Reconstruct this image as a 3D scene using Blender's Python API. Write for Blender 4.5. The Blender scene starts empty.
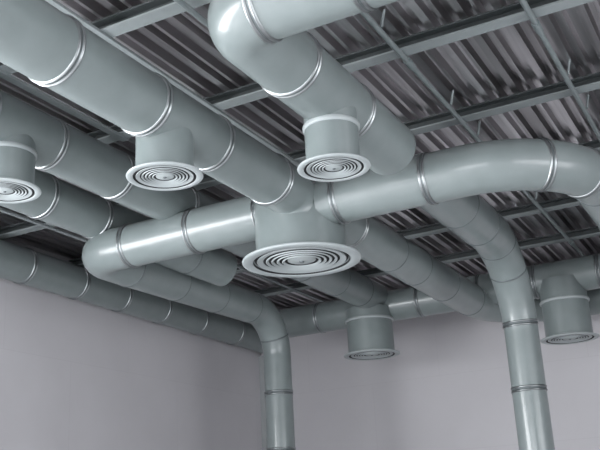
import bpy, bmesh, math, random
from mathutils import Vector, Matrix
random.seed(7)
PI = math.pi
SC = 0.25                      # one duct radius = 0.25 m
CAMZ = 1.6
col = bpy.context.scene.collection

def W(x, y, z):
    return Vector((x*SC, y*SC, CAMZ + z*SC))

# ------------------------------------------------------------------ materials
def new_mat(name):
    m = bpy.data.materials.new(name); m.use_nodes = True
    nt = m.node_tree
    return m, nt, nt.nodes['Principled BSDF']

def ramp(nt, fac, c0, c1, p0=0.3, p1=0.7):
    r = nt.nodes.new('ShaderNodeValToRGB')
    r.color_ramp.elements[0].position = p0; r.color_ramp.elements[1].position = p1
    r.color_ramp.elements[0].color = (*c0, 1); r.color_ramp.elements[1].color = (*c1, 1)
    nt.links.new(fac, r.inputs['Fac'])
    return r.outputs['Color']

def noise(nt, scale, detail=3, vec=None, rough=0.5):
    n = nt.nodes.new('ShaderNodeTexNoise')
    n.inputs['Scale'].default_value = scale; n.inputs['Detail'].default_value = detail
    n.inputs['Roughness'].default_value = rough
    if vec is None:
        tc = nt.nodes.new('ShaderNodeTexCoord'); vec = tc.outputs['Object']
    nt.links.new(vec, n.inputs['Vector'])
    return n.outputs['Fac']

def paint(name, c0, c1, rough=0.3, metal=0.0, bump=0.02, coat=0.0, scale=5.0):
    m, nt, b = new_mat(name)
    f = noise(nt, scale, 4)
    nt.links.new(ramp(nt, f, c0, c1), b.inputs['Base Color'])
    b.inputs['Metallic'].default_value = metal
    f2 = noise(nt, 3.0, 5)
    mr = nt.nodes.new('ShaderNodeMapRange')
    mr.inputs['To Min'].default_value = rough*0.85; mr.inputs['To Max'].default_value = rough*1.2
    nt.links.new(f2, mr.inputs['Value']); nt.links.new(mr.outputs['Result'], b.inputs['Roughness'])
    b.inputs['Coat Weight'].default_value = coat
    b.inputs['Coat Roughness'].default_value = 0.12
    if bump:
        bp = nt.nodes.new('ShaderNodeBump'); bp.inputs['Strength'].default_value = bump
        bp.inputs['Distance'].default_value = 0.02
        nt.links.new(noise(nt, 2.2, 2), bp.inputs['Height'])
        nt.links.new(bp.outputs['Normal'], b.inputs['Normal'])
    return m

M_DUCT = paint('duct_paint', (0.163, 0.193, 0.193), (0.183, 0.214, 0.214), rough=0.33, metal=0.0, bump=0.12, coat=0.3)
M_RIM = paint('diffuser_paint', (0.31, 0.345, 0.35), (0.34, 0.375, 0.38), rough=0.4, coat=0.1)
M_BAND = paint('polished_steel_band', (0.26, 0.28, 0.285), (0.34, 0.36, 0.365), rough=0.34, metal=1.0, bump=0)
M_SEAM = paint('duct_seam', (0.10, 0.12, 0.125), (0.14, 0.16, 0.165), rough=0.35, metal=0.3, bump=0)
M_GAP_SHADE = paint('painted_gap_shade', (0.012, 0.013, 0.014), (0.02, 0.022, 0.024), rough=0.7, bump=0)  # near-black colour standing for the shade inside the diffusers
M_STEEL = paint('primed_steel', (0.225, 0.255, 0.258), (0.265, 0.295, 0.30), rough=0.5, metal=0.0, bump=0.02)
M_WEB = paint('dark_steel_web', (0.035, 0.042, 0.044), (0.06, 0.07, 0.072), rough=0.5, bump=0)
M_POST = paint('corner_post_paint', (0.30, 0.32, 0.325), (0.33, 0.35, 0.355), rough=0.6, bump=0)
M_PIPE = paint('conduit_steel', (0.24, 0.28, 0.285), (0.30, 0.34, 0.345), rough=0.35, metal=0.5, bump=0)
M_FLOOR = paint('pale_epoxy_floor', (0.68, 0.68, 0.69), (0.74, 0.74, 0.75), rough=0.6, bump=0.05)

def deck_mat():
    m, nt, b = new_mat('galvanised_deck')
    tc = nt.nodes.new('ShaderNodeTexCoord')
    mp = nt.nodes.new('ShaderNodeMapping'); mp.inputs['Scale'].default_value = (6.0, 0.12, 1.0)
    nt.links.new(tc.outputs['Object'], mp.inputs['Vector'])
    f = noise(nt, 1.0, 4, mp.outputs['Vector'])
    nt.links.new(ramp(nt, f, (0.38, 0.365, 0.372), (0.74, 0.72, 0.735), 0.36, 0.64), b.inputs['Base Color'])
    b.inputs['Metallic'].default_value = 1.0
    b.inputs['Roughness'].default_value = 0.30
    return m
M_DECK = deck_mat()

def wall_mat():
    m, nt, b = new_mat('painted_block_wall')
    tc = nt.nodes.new('ShaderNodeTexCoord')
    # u along the wall (x+y), v up
    sp = nt.nodes.new('ShaderNodeSeparateXYZ'); nt.links.new(tc.outputs['Object'], sp.inputs[0])
    ad = nt.nodes.new('ShaderNodeMath'); ad.operation = 'ADD'
    nt.links.new(sp.outputs['X'], ad.inputs[0]); nt.links.new(sp.outputs['Y'], ad.inputs[1])
    cb = nt.nodes.new('ShaderNodeCombineXYZ')
    nt.links.new(ad.outputs[0], cb.inputs['X']); nt.links.new(sp.outputs['Z'], cb.inputs['Y'])
    mp = nt.nodes.new('ShaderNodeMapping'); mp.inputs['Location'].default_value = (0.31, -0.14, 0)
    nt.links.new(cb.outputs[0], mp.inputs['Vector'])
    br = nt.nodes.new('ShaderNodeTexBrick')
    br.inputs['Scale'].default_value = 1.0
    br.inputs['Brick Width'].default_value = 2.6; br.inputs['Row Height'].default_value = 1.3
    br.inputs['Mortar Size'].default_value = 0.007; br.inputs['Mortar Smooth'].default_value = 0.6
    br.inputs['Color1'].default_value = (0.51, 0.502, 0.522, 1)
    br.inputs['Color2'].default_value = (0.52, 0.512, 0.532, 1)
    br.inputs['Mortar'].default_value = (0.485, 0.475, 0.495, 1)
    nt.links.new(mp.outputs[0], br.inputs['Vector'])
    mx = nt.nodes.new('ShaderNodeMix'); mx.data_type = 'RGBA'; mx.blend_type = 'MULTIPLY'
    mx.inputs[0].default_value = 1.0
    nt.links.new(br.outputs['Color'], mx.inputs[6])
    nt.links.new(ramp(nt, noise(nt, 0.9, 5), (0.93, 0.93, 0.93), (1, 1, 1)), mx.inputs[7])
    nt.links.new(mx.outputs[2], b.inputs['Base Color'])
    b.inputs['Roughness'].default_value = 0.75
    bp = nt.nodes.new('ShaderNodeBump'); bp.inputs['Strength'].default_value = 0.15
    bp.inputs['Distance'].default_value = 0.01
    nt.links.new(noise(nt, 18, 4), bp.inputs['Height'])
    nt.links.new(bp.outputs['Normal'], b.inputs['Normal'])
    return m
M_WALL = wall_mat()
M_GLASS, _nt, _b = new_mat('window_glass')
_b.inputs['Base Color'].default_value = (0.9, 0.95, 1, 1); _b.inputs['Roughness'].default_value = 0.02
_b.inputs['Transmission Weight'].default_value = 1.0; _b.inputs['IOR'].default_value = 1.45

# ------------------------------------------------------------------ helpers
def tag(o, label=None, cat=None, group=None, kind=None):
    if label: o['label'] = label
    if cat: o['category'] = cat
    if group: o['group'] = group
    if kind: o['kind'] = kind
    return o

def empty(name, loc, label, cat, group=None):
    o = bpy.data.objects.new(name, None); col.objects.link(o)
    o.location = loc; o.empty_display_size = 0.1
    return tag(o, label, cat, group)

def link_mesh(name, bm, mat, parent=None, smooth=True, origin=None, angle=35):
    """bm in world metres; origin = the object's own location"""
    bmesh.ops.recalc_face_normals(bm, faces=bm.faces[:])
    og = Vector(origin) if origin is not None else (parent_world(parent) if parent else Vector((0, 0, 0)))
    for v in bm.verts: v.co -= og
    me = bpy.data.meshes.new(name)
    if smooth:
        for f in bm.faces: f.smooth = True
        for e in bm.edges:
            if len(e.link_faces) == 2 and e.calc_face_angle(0) > math.radians(angle): e.smooth = False
    bm.to_mesh(me); bm.free()
    me.materials.append(mat)
    o = bpy.data.objects.new(name, me); col.objects.link(o)
    if parent is not None:
        o.parent = parent; o.location = og - parent_world(parent)
    else:
        o.location = og
    return o

def parent_world(p):
    v = Vector((0, 0, 0))
    while p is not None:
        v += p.location; p = p.parent
    return v

def frame_for(d, prev=None):
    d = d.normalized()
    up = Vector((0, 0, 1)) if abs(d.z) < 0.9 else Vector((0, 1, 0))
    if prev is not None:
        a = prev - d*prev.dot(d)
        a.normalize()
    else:
        a = up.cross(d).normalized()
    return a, d.cross(a).normalized()

def sweep(bm, pts, dirs, radii, seg=48, cap0=False, cap1=False):
    rings = []; a = None
    for p, d, r in zip(pts, dirs, radii):
        a, b = frame_for(d, a)
        rings.append([bm.verts.new(p + a*(r*math.cos(2*PI*i/seg)) + b*(r*math.sin(2*PI*i/seg))) for i in range(seg)])
    for r0, r1 in zip(rings, rings[1:]):
        for i in range(seg):
            bm.faces.new((r0[i], r0[(i+1) % seg], r1[(i+1) % seg], r1[i]))
    if cap0: bm.faces.new(rings[0][::-1])
    if cap1: bm.faces.new(rings[-1])
    return bm

def lathe(bm, c, d, prof, seg=64, closed=True):
    """prof: list of (offset along d, radius); closed -> last joins first"""
    a, b = frame_for(d); d = d.normalized()
    rings = [[bm.verts.new(c + d*t + a*(r*math.cos(2*PI*i/seg)) + b*(r*math.sin(2*PI*i/seg))) for i in range(seg)] for t, r in prof]
    n = len(rings)
    for k in range(n if closed else n-1):
        r0, r1 = rings[k], rings[(k+1) % n]
        for i in range(seg):
            bm.faces.new((r0[i], r0[(i+1) % seg], r1[(i+1) % seg], r1[i]))
    return rings

def box(bm, x0, x1, y0, y1, z0, z1):
    vs = [bm.verts.new((x, y, z)) for x in (x0, x1) for y in (y0, y1) for z in (z0, z1)]
    for f in ((0, 1, 3, 2), (4, 6, 7, 5), (0, 4, 5, 1), (2, 3, 7, 6), (0, 2, 6, 4), (1, 5, 7, 3)):
        bm.faces.new([vs[i] for i in f])

X, Y, Z = Vector((1, 0, 0)), Vector((0, 1, 0)), Vector((0, 0, 1))

def band(parent, P, d, r, kind='band'):
    """P, r in duct units"""
    bm = bmesh.new(); c = W(*P); R = r*SC
    if kind == 'band':
        s = 0.14*SC
        prof = [(-s, R*0.99), (-s*0.95, R*1.012), (-s*0.8, R*1.045), (-s*0.6, R*1.055), (-s*0.4, R*1.045), (-s*0.28, R*1.012),
                (s*0.28, R*1.012), (s*0.4, R*1.045), (s*0.6, R*1.055), (s*0.8, R*1.045), (s*0.95, R*1.012), (s, R*0.99)]
        n0 = 5*64
        lathe(bm, c, d, prof)
        bm.faces.ensure_lookup_table()
        for f in bm.faces[n0:n0+64]: f.material_index = 1
        o = link_mesh('joint_band', bm, M_BAND, parent, angle=70)
        o.data.materials.append(M_SEAM)
        return o
    s = 0.055*SC
    prof = [(-s, R*0.99), (-s*0.8, R*1.014), (0, R*1.03), (s*0.8, R*1.014), (s, R*0.99)]
    lathe(bm, c, d, prof)
    return link_mesh('seam', bm, M_SEAM, parent, angle=70)

class Run:
    """one duct run: straight sections and elbows with the rings between them"""
    def __init__(self, name, P, d, r, label, cat='duct', group=None):
        self.root = empty(name, W(*P), label, cat, group)
        self.P = Vector(P); self.d = Vector(d).normalized(); self.r = r
    def ring(self, kind):
        if kind: band(self.root, self.P, self.d, self.r, kind)
    def straight(self, L, end=None, r1=None, cap0=False, cap1=False, name='duct_section'):
        r1 = r1 or self.r
        Q = self.P + self.d*L
        bm = bmesh.new()
        sweep(bm, [W(*self.P), W(*Q)], [self.d, self.d], [self.r*SC, r1*SC], cap0=cap0, cap1=cap1)
        link_mesh(name, bm, M_DUCT, self.root)
        self.P = Q; self.r = r1; self.ring(end); return self
    def to(self, axis, val, end=None, **k):
        """go straight until coordinate axis reaches val"""
        L = (val - self.P[axis]) / self.d[axis]
        return self.straight(L, end, **k)
    def elbow(self, d2, R, end=None, r1=None, seams=(), n=14, name='elbow'):
        d2 = Vector(d2).normalized(); r0 = self.r; r1 = r1 or r0
        C = self.P + d2*R
        ang = PI/2
        def at(t):
            th = ang*t
            return (C + self.d*(R*math.sin(th)) - d2*(R*math.cos(th)), self.d*math.cos(th) + d2*math.sin(th), r0+(r1-r0)*t)
        cuts = [0, *[s[0] for s in seams], 1]
        for a, b in zip(cuts, cuts[1:]):
            m = max(3, int(n*(b-a)+0.5))
            S = [at(a+(b-a)*i/m) for i in range(m+1)]
            bm = bmesh.new()
            sweep(bm, [W(*s[0]) for s in S], [s[1] for s in S], [s[2]*SC for s in S])
            link_mesh(name, bm, M_DUCT, self.root)
        for t, kd in seams:
            p, d, r = at(t); band(self.root, p, d, r, kd)
        p, d, r = at(1)
        self.P, self.d, self.r = p, d2, r1
        self.ring(end); return self

# ------------------------------------------------------------------ room
def struct(name, boxes, mat, kind='structure'):
    bm = bmesh.new()
    for b in boxes: box(bm, *b)
    o = link_mesh(name, bm, mat, None, smooth=False); o['kind'] = kind
    return o

XL, XR, YB, YF = -35.7*SC, 26*SC, -30*SC, 61.5*SC      # left, near-right, behind the camera, far wall
ZT = CAMZ + 16.6*SC
struct('floor', [(XL-.3, XR+.3, YB-.3, YF+.3, -0.2, 0)], M_FLOOR)
# far wall (right in the photo)
struct('wall_right', [(XL, XR, YF, YF+.3, 0, ZT)], M_WALL)
# left wall with a long window opening nearer the camera, outside the frame
wy0, wy1, wz0, wz1 = -5.0, 4.6, 1.0, 4.3
struct('wall_left', [(XL-.3, XL, YB, wy0, 0, ZT), (XL-.3, XL, wy1, YF+.3, 0, ZT),
                     (XL-.3, XL, wy0, wy1, 0, wz0), (XL-.3, XL, wy0, wy1, wz1, ZT)], M_WALL)
bx0, bx1, bz0, bz1 = -8.0, 2.5, 0.9, 4.2
struct('wall_back', [(XL-.3, bx0, YB-.3, YB, 0, ZT), (bx1, XR+.3, YB-.3, YB, 0, ZT),
                     (bx0, bx1, YB-.3, YB, 0, bz0), (bx0, bx1, YB-.3, YB, bz1, ZT)], M_WALL)
nx0, nx1, nz0, nz1 = -3.0, 8.0, 0.9, 4.2
struct('wall_near', [(XR, XR+.3, YB, nx0, 0, ZT), (XR, XR+.3, nx1, YF+.3, 0, ZT),
                     (XR, XR+.3, nx0, nx1, 0, nz0), (XR, XR+.3, nx0, nx1, nz1, ZT)], M_WALL)
def window(name, horiz, a0, a1, z0, z1, c, n):
    bm = bmesh.new(); t = .05
    def bb(p0, p1, q0, q1, dd=.04):
        if horiz: box(bm, p0, p1, c-dd, c+dd, q0, q1)
        else: box(bm, c-dd, c+dd, p0, p1, q0, q1)
    bb(a0, a1, z0, z0+t); bb(a0, a1, z1-t, z1)
    for i in range(n+1):
        u = a0 + (a1-a0-t)*i/n; bb(u, u+t, z0+t, z1-t)
    bb(a0, a1, (z0+z1)/2-.02, (z0+z1)/2+.02, .03)
    o = link_mesh(name, bm, M_STEEL, None, smooth=False); o['kind'] = 'structure'
window('window_1', False, wy0, wy1, wz0, wz1, XL-.15, 6)
window('window_2', True, bx0, bx1, bz0, bz1, YB-.15, 7)
window('window_3', False, nx0, nx1, nz0, nz1, XR+.15, 8)
# slim corner post
struct('trim_1', [(XL, XL+.72*SC, YF-.4*SC, YF, 0, CAMZ+13*SC)], M_POST)

# corrugated roof deck, ribs running away from the camera
def deck():
    prof = []; per = 1.16; x = -36.0
    while x < 26:
        for dx, dz in ((0, 0), (.27, 0), (.34, .36), (.52, .36), (.59, 0), (.71, 0), (.78, .36), (1.09, .36)):
            prof.append((x+dx, 15.74+dz*.9))
        x += per
    bm = bmesh.new(); t = .035
    ys = (YB, YF)
    lo = [[bm.verts.new(Vector((px*SC, yy, CAMZ+pz*SC))) for px, pz in prof] for yy in ys]
    hi = [[bm.verts.new(Vector((px*SC, yy, CAMZ+(pz+t)*SC))) for px, pz in prof] for yy in ys]
    n = len(prof)
    for i in range(n-1):
        bm.faces.new((lo[0][i], lo[0][i+1], lo[1][i+1], lo[1][i]))
        bm.faces.new((hi[0][i], hi[1][i], hi[1][i+1], hi[0][i+1]))
        for k in (0, 1): bm.faces.new((lo[k][i], lo[k][i+1], hi[k][i+1], hi[k][i]))
    for i in (0, n-1): bm.faces.new((lo[0][i], lo[1][i], hi[1][i], hi[0][i]))
    o = link_mesh('ceiling', bm, M_DECK, None, smooth=False); o['kind'] = 'structure'
deck()

# purlins across the deck
ORD = {20.15: 'nearest the camera in view, crossing the top left corner', 26.6: 'crossing from above the wide left duct to the top right corner',
       33.1: 'running above the long horizontal duct on the right', 39.75: 'showing just above the bend at the right edge',
       46.6: 'nearer of the two seen below the long horizontal duct', 52.9: 'farther of the two seen below the long horizontal duct',
       59.2: 'tight against the far wall'}
for yy in (0.5, 7.05, 13.6, 20.15, 26.6, 33.1, 39.75, 46.6, 52.9, 59.2):
    lab = 'grey steel roof purlin, ' + ORD.get(yy, 'overhead behind the camera')
    root = empty('steel_purlin', Vector((XL, yy*SC, CAMZ+15.3*SC)), lab, 'roof beam', 'purlins under the corrugated deck')
    y0, y1 = (yy-.55)*SC, yy*SC
    zb = CAMZ+15.3*SC
    bm = bmesh.new(); box(bm, XL, XR, y0, y1, zb, zb+.06*SC)
    link_mesh('bottom_flange', bm, M_STEEL, root, smooth=False)
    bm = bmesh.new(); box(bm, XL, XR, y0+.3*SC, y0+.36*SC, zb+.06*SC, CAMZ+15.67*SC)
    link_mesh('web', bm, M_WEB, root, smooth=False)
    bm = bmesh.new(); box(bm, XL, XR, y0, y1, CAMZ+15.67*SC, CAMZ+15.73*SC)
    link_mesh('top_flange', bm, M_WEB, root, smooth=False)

# flat steel straps running under the purlins
for sx, w, ye, lab in ((-16.97, .34, 33.1, 'grey flat steel strut running above the top edge of the big upper left duct'),
                   (-21.4, .30, 26.6, 'grey flat steel strut showing between the two upper left ducts'),
                   (-27.6, .22, 60.9, 'grey flat steel strut passing above and behind the largest diffuser'),
                   (-31.4, .22, 60.9, 'grey flat steel strut beside the low left duct next to the left wall')):
    bm = bmesh.new()
    box(bm, (sx-w/2)*SC, (sx+w/2)*SC, YB, ye*SC, CAMZ+15.2*SC, CAMZ+15.3*SC)
    tag(link_mesh('roof_strut', bm, M_STEEL, None, smooth=False, origin=W(sx, 0, 15.2)), lab, 'strut', 'flat struts under the purlins')

# conduits
for kx, lab in ((-4.72, 'thin grey steel conduit crossing the deck at the top right'),
                (-9.2, 'thin grey steel conduit running down behind the long horizontal duct'),
                (-13.62, 'thin grey steel conduit at the top left beside the bend')):
    root = empty('conduit', W(kx, -28, 15.14), lab, 'conduit', 'conduits under the roof')
    bm = bmesh.new(); sweep(bm, [W(kx, -28, 15.14), W(kx, 60.9, 15.14)], [Y, Y], [.1*SC]*2, seg=16, cap0=True, cap1=True)
    link_mesh('pipe', bm, M_PIPE, root)
    for yy in (13.9, 26.9, 39.9, 52.9):
        bm = bmesh.new(); sweep(bm, [W(kx, yy-.3, 15.14), W(kx, yy+.3, 15.14)], [Y, Y], [.14*SC]*2, seg=16, cap0=True, cap1=True)
        link_mesh('coupling', bm, M_PIPE, root)
    for yy in (18.5, 24.2, 31.0, 34.4, 44.0):
        bm = bmesh.new(); sweep(bm, [W(kx+.1, yy, 15.2), W(kx+.25, yy, 15.8)], [Z, Z], [.05*SC]*2, seg=10, cap0=True, cap1=True)
        link_mesh('hanger', bm, M_PIPE, root)

# ------------------------------------------------------------------ ducts
G = 'round grey ventilation ducts'
# D1: upper left, ends in the drum
D = Run('ventilation_duct', (-15.55, 4, 12.6), Y, .985, 'wide grey duct from the upper left corner down to the central drum', group=G)
for y in (8.4, 12.4, 16.25, 20.2, 23.75, 27.9): D.to(1, y, 'band')
D.to(1, 29.2); D.elbow(-Z, 1.02)
# D4 + D10
D = Run('ventilation_duct', (-15.55, 32.2, 12.6), Y, .985, 'grey duct leaving the back of the central drum and curving right along the far wall', group=G)
for y, k in ((34.8, 'band'), (39.7, 'seam'), (43.0, 'seam'), (47.4, 'seam'), (52.0, 'seam')): D.to(1, y, k)
D.to(1, 52.4); D.elbow(X, 4.9, None, seams=((.5, 'seam'),), n=20)
for x in (-7.5, -3.5, .5): D.to(0, x, 'band')
D.to(0, 25)
# T1 + D2
D = Run('ventilation_duct', (25, 17.6, 12.8), -X, 1.0, 'grey duct entering at the top centre, bending down to a blank end', group=G)
for x in (18, 14, 10, 6.4, 2.8, -.7, -4.2, -7.05, -9.74): D.to(0, x, 'band')
D.elbow(Y, 1.01)
for y in (20.75, 24.6): D.to(1, y, 'band')
D.to(1, 28.3, cap1=True)
# T2 + D9
D = Run('ventilation_duct', (-14.6, 30.6, 12.25), X, .96, 'long grey horizontal duct from the central drum to the right edge, bending away', group=G)
for x in (-13.85, -10.15, -9.1): D.to(0, x, 'band' if x < -9.5 else None)
D.elbow(Y, 4.3, 'seam', seams=((.47, 'band'), (.78, 'band')), n=24)
for y, k in ((40.5, 'band'), (46, 'band'), (51, 'band')): D.to(1, y, k)
D.to(1, 52.9)
# D3 + V1
D = Run('ventilation_duct', (-10.75, 31.6, 12.8), Y, 1.0, 'grey duct emerging behind the long horizontal duct and bending down the right side', group=G)
D.to(1, 35.7, 'seam', cap0=True)
D.to(1, 38.8, 'seam')
D.to(1, 40.1); D.elbow(-Z, 4.15, None, r1=.83, seams=((.22, 'seam'), (.52, 'seam'), (.94, 'band')), n=24)
for z in (5.8, 2.6, -.6, -3.6): D.to(2, z, 'band')
D.to(2, -6.4)
# T3 + D7 + V2
D = Run('ventilation_duct', (-16.9, 30.9, 12.42), -X, .965, 'grey duct from the drum to the left, doubling back and dropping down the corner', group=G)
for x in (-17.5, -20.95, -24.45): D.to(0, x, 'band')
D.to(0, -25.55); D.elbow(Y, 1.15); D.to(1, 33.6, 'seam')
D.d = Vector((-.9, 13.6, .56)).normalized()
for y, k in ((37.8, 'seam'), (42.0, 'seam'), (46.1, 'seam')): D.to(1, y, k)
D.to(1, 46.9); D.d = Vector((0, 1, 0)); D.elbow(-Z, 2.6, None, r1=.875, seams=((.71, 'seam'),), n=18)
for z, k in ((8.0, 'band'), (4.55, 'band'), (1.1, 'band'), (-2.1, 'band'), (-5.2, 'band')): D.to(2, z, k)
D.to(2, -6.4)
# D5
D = Run('ventilation_duct', (-22.1, 4, 13.93), Y, .98, 'grey duct second from the left, passing above the left cross duct to the far tee', group=G)
for y, k in ((7.5, 'band'), (11.4, 'band'), (15.5, 'band'), (19.6, 'band'), (22.9, 'band'), (26.8, 'band'), (31.3, 'band'), (38.5, 'seam'), (43, 'seam'), (47.2, 'seam'), (50.6, 'seam')): D.to(1, y, k)
D.to(1, 53)
# D6
D = Run('ventilation_duct', (-26.1, 4, 13.93), Y, .98, 'grey duct third from the left, ending in a blank cap left of the big diffuser', group=G)
for y, k in ((8, 'band'), (11.5, 'band'), (15.3, 'band'), (19.3, 'band'), (22.8, 'band'), (26.8, 'band'), (30.3, 'band'), (31.3, None)): D.to(1, y, k)
D.d = Vector((1.5, 9.0, -.8)).normalized()
for y, k in ((33.5, 'seam'), (36.5, 'seam')): D.to(1, y, k)
D.to(1, 39.1, cap1=True, r1=.95)
# D8
D = Run('ventilation_duct', (-34.63, 4, 14.38), Vector((0, 56, -.45)), .96, 'grey duct running along the top of the left wall into the corner', group=G)
for y, k in ((6.5, 'band'), (10.5, 'band'), (14.6, 'band'), (18.6, 'band'), (22.6, 'band'), (26.6, 'band'), (30.5, 'band'), (34.5, 'band'), (38.7, 'band'), (42.6, 'band'), (46.7, 'band'), (51, 'band'), (55.7, 'band')): D.to(1, y, k)
D.to(1, 61.4)
# Tw
D = Run('ventilation_duct', (-29.8, 53.7, 13.4), X, 1.01, 'grey duct running across in front of the far wall behind the two far diffusers', group=G)
D.to(0, -26.4, 'band', cap0=True)
for x in (-19.2, -15.2, -11.75, -8.0, -4, 0): D.to(0, x, 'band')
D.to(0, 25)

# ------------------------------------------------------------------ drum and diffusers
root = empty('junction_drum', W(-15.95, 31, 10.3), 'large grey round drum joining four ducts above the biggest diffuser', 'junction box')
bm = bmesh.new(); lathe(bm, W(-15.95, 31, 0), Z, [(10.3*SC, 1.83*SC), (12.75*SC, 1.83*SC), (12.85*SC, 1.79*SC), (12.88*SC, .02*SC), (10.3*SC, .02*SC)])
link_mesh('drum_body', bm, M_DUCT, root)

def diffuser(x, y, z, rn, rr, ztop, collar, label, rings=4):
    """z: underside of the rim; rn neck radius; rr rim radius; ztop: neck top (None = no neck)"""
    root = empty('ceiling_diffuser', W(x, y, z), label, 'air diffuser', 'round ceiling diffusers')
    c = W(x, y, z)
    s = SC
    if ztop:
        bm = bmesh.new(); lathe(bm, c, Z, [(.12*s, rn*s), ((ztop-z)*s, rn*s), ((ztop-z)*s, (rn-.05)*s), (.12*s, (rn-.05)*s)])
        nk = link_mesh('neck', bm, M_DUCT, root)
        if collar:
            cz = (collar-z)*s; q = rn*s
            bm = bmesh.new(); lathe(bm, c, Z, [(cz-.09*s, q*.99), (cz-.08*s, q*1.045), (cz-.03*s, q*1.06), (cz+.04*s, q*1.06), (cz+.08*s, q*1.04), (cz+.1*s, q*.99)])
            link_mesh('collar', bm, M_RIM, nk, angle=70)
    # rim: a rolled flange with an inner lip
    i = rr*.82
    bm = bmesh.new()
    h = .05 + .03*rr
    lathe(bm, c, Z, [(.015*s, i*s), (.0, (i+.02)*s), (.0, (rr-.05)*s), (.02*s, (rr-.012)*s), (h*.5*s, rr*s), (h*.85*s, (rr-.015)*s), (h*s, (rr-.06)*s),
                     ((h+.02)*s, (rn+.05)*s), ((h+.09)*s, (rn+.004)*s), ((h+.09)*s, (rn-.03)*s), (.06*s, (i-.01)*s)], 96)
    link_mesh('rim', bm, M_RIM, root, angle=50)
    # shallow near-black disc behind the cones, painting in the shade of the gaps
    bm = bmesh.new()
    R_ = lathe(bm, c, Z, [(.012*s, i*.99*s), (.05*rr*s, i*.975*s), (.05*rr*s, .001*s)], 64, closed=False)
    link_mesh('gap_shade_disc', bm, M_GAP_SHADE, root)
    # concentric cones: flat ring outermost, then stepped rings
    edges = [(.75, .645)] + [(.60-.09*k, .60-.09*k-.046) for k in range(rings)]
    for k, (ro, ri) in enumerate(edges):
        ro *= rr; ri *= rr; zz = .022*rr - .003*k*rr
        bm = bmesh.new()
        lathe(bm, c, Z, [(zz*s, ro*s), (zz*s-.010*rr*s, (ro-.010*rr)*s), (zz*s+.010*rr*s, ri*s), (zz*s+.016*rr*s, ri*s), (zz*s+.010*rr*s, ro*s)], 72)
        link_mesh('louvre_ring', bm, M_RIM, root, angle=50)
    rc = (.605-.09*rings-.01)*rr
    bm = bmesh.new(); lathe(bm, c, Z, [(.01*rr*s, .001*s), (.012*rr*s, rc*.8*s), (.03*rr*s, rc*s), (.07*rr*s, rc*s), (.07*rr*s, .001*s)], 48, closed=False)
    cp = link_mesh('centre_plate', bm, M_RIM, root, angle=50)
    bm = bmesh.new(); lathe(bm, c, Z, [(-.012*rr*s, .001*s), (-.012*rr*s, .03*rr*s), (.0, .045*rr*s), (.02*rr*s, .045*rr*s)], 20, closed=False)
    link_mesh('screw', bm, M_SEAM, cp)

diffuser(-15.95, 31.0, 10.12, 1.83, 2.4, None, None, 'largest round diffuser with concentric rings, under the central drum')
diffuser(-15.66, 21.4, 10.58, .91, 1.2, 12.3, None, 'pale round diffuser under the wide upper left duct, ringed face in full view')
diffuser(-10.76, 23.4, 10.38, .846, 1.13, 12.6, 11.75, 'round diffuser with collared neck at top centre, under the bending duct')
diffuser(-22.25, 21.15, 11.5, .97, 1.22, 13.6, 12.9, 'pale round diffuser cut off by the left edge of the picture')
diffuser(-22.55, 52.9, 10.2, 1.48, 1.8, 13.2, 12.45, 'small dark diffuser on a short neck against the far wall, centre')
diffuser(-10.28, 53.7, 9.65, 1.36, 1.68, 13.2, 11.9, 'small dark diffuser at the right edge, beside the vertical duct')

# ------------------------------------------------------------------ light
def area(name, loc, rot, sx, sy, power, colr=(1, 1, 1)):
    l = bpy.data.lights.new(name, 'AREA'); l.shape = 'RECTANGLE'; l.size = sx; l.size_y = sy
    l.energy = power; l.color = colr
    o = bpy.data.objects.new(name, l); col.objects.link(o); o.location = loc; o.rotation_euler = rot
    return o
# daylight entering by the window openings (lamps stand in the openings)
area('window_daylight', (XL-.35, (wy0+wy1)/2, (wz0+wz1)/2), (0, -PI/2+.45, 0), wz1-wz0, wy1-wy0, 2150, (.97, .98, 1))
area('window_daylight', ((bx0+bx1)/2, YB-.35, (bz0+bz1)/2), (PI/2-.45, 0, 0), bx1-bx0, bz1-bz0, 950, (.97, .98, 1))
area('window_daylight', (XR+.35, (nx0+nx1)/2, (nz0+nz1)/2), (0, PI/2-.3, 0), nz1-nz0, nx1-nx0, 750, (.98, .98, 1))
w = bpy.data.worlds.new('World'); bpy.context.scene.world = w; w.use_nodes = True
w.node_tree.nodes['Background'].inputs[0].default_value = (.8, .88, 1, 1)
w.node_tree.nodes['Background'].inputs[1].default_value = 1.0

# ------------------------------------------------------------------ camera
RT = (0.88020055, 0.4718757, -0.05079684)
DN = (-0.19290145, 0.25791068, -0.94671596)
FW = (-0.43363121, 0.84309869, 0.31803863)
cam = bpy.data.cameras.new('Camera'); co = bpy.data.objects.new('Camera', cam); col.objects.link(co)
co.matrix_world = Matrix(((RT[0], -DN[0], -FW[0], 0), (RT[1], -DN[1], -FW[1], 0), (RT[2], -DN[2], -FW[2], CAMZ), (0, 0, 0, 1)))
cam.sensor_width = 36; cam.lens = 902.3*36/600; cam.clip_start = .05; cam.clip_end = 200
sc = bpy.context.scene; sc.camera = co
sc.view_settings.view_transform = 'Standard'; sc.view_settings.look = 'None'
sc.view_settings.exposure = 0.0; sc.view_settings.gamma = 1.0
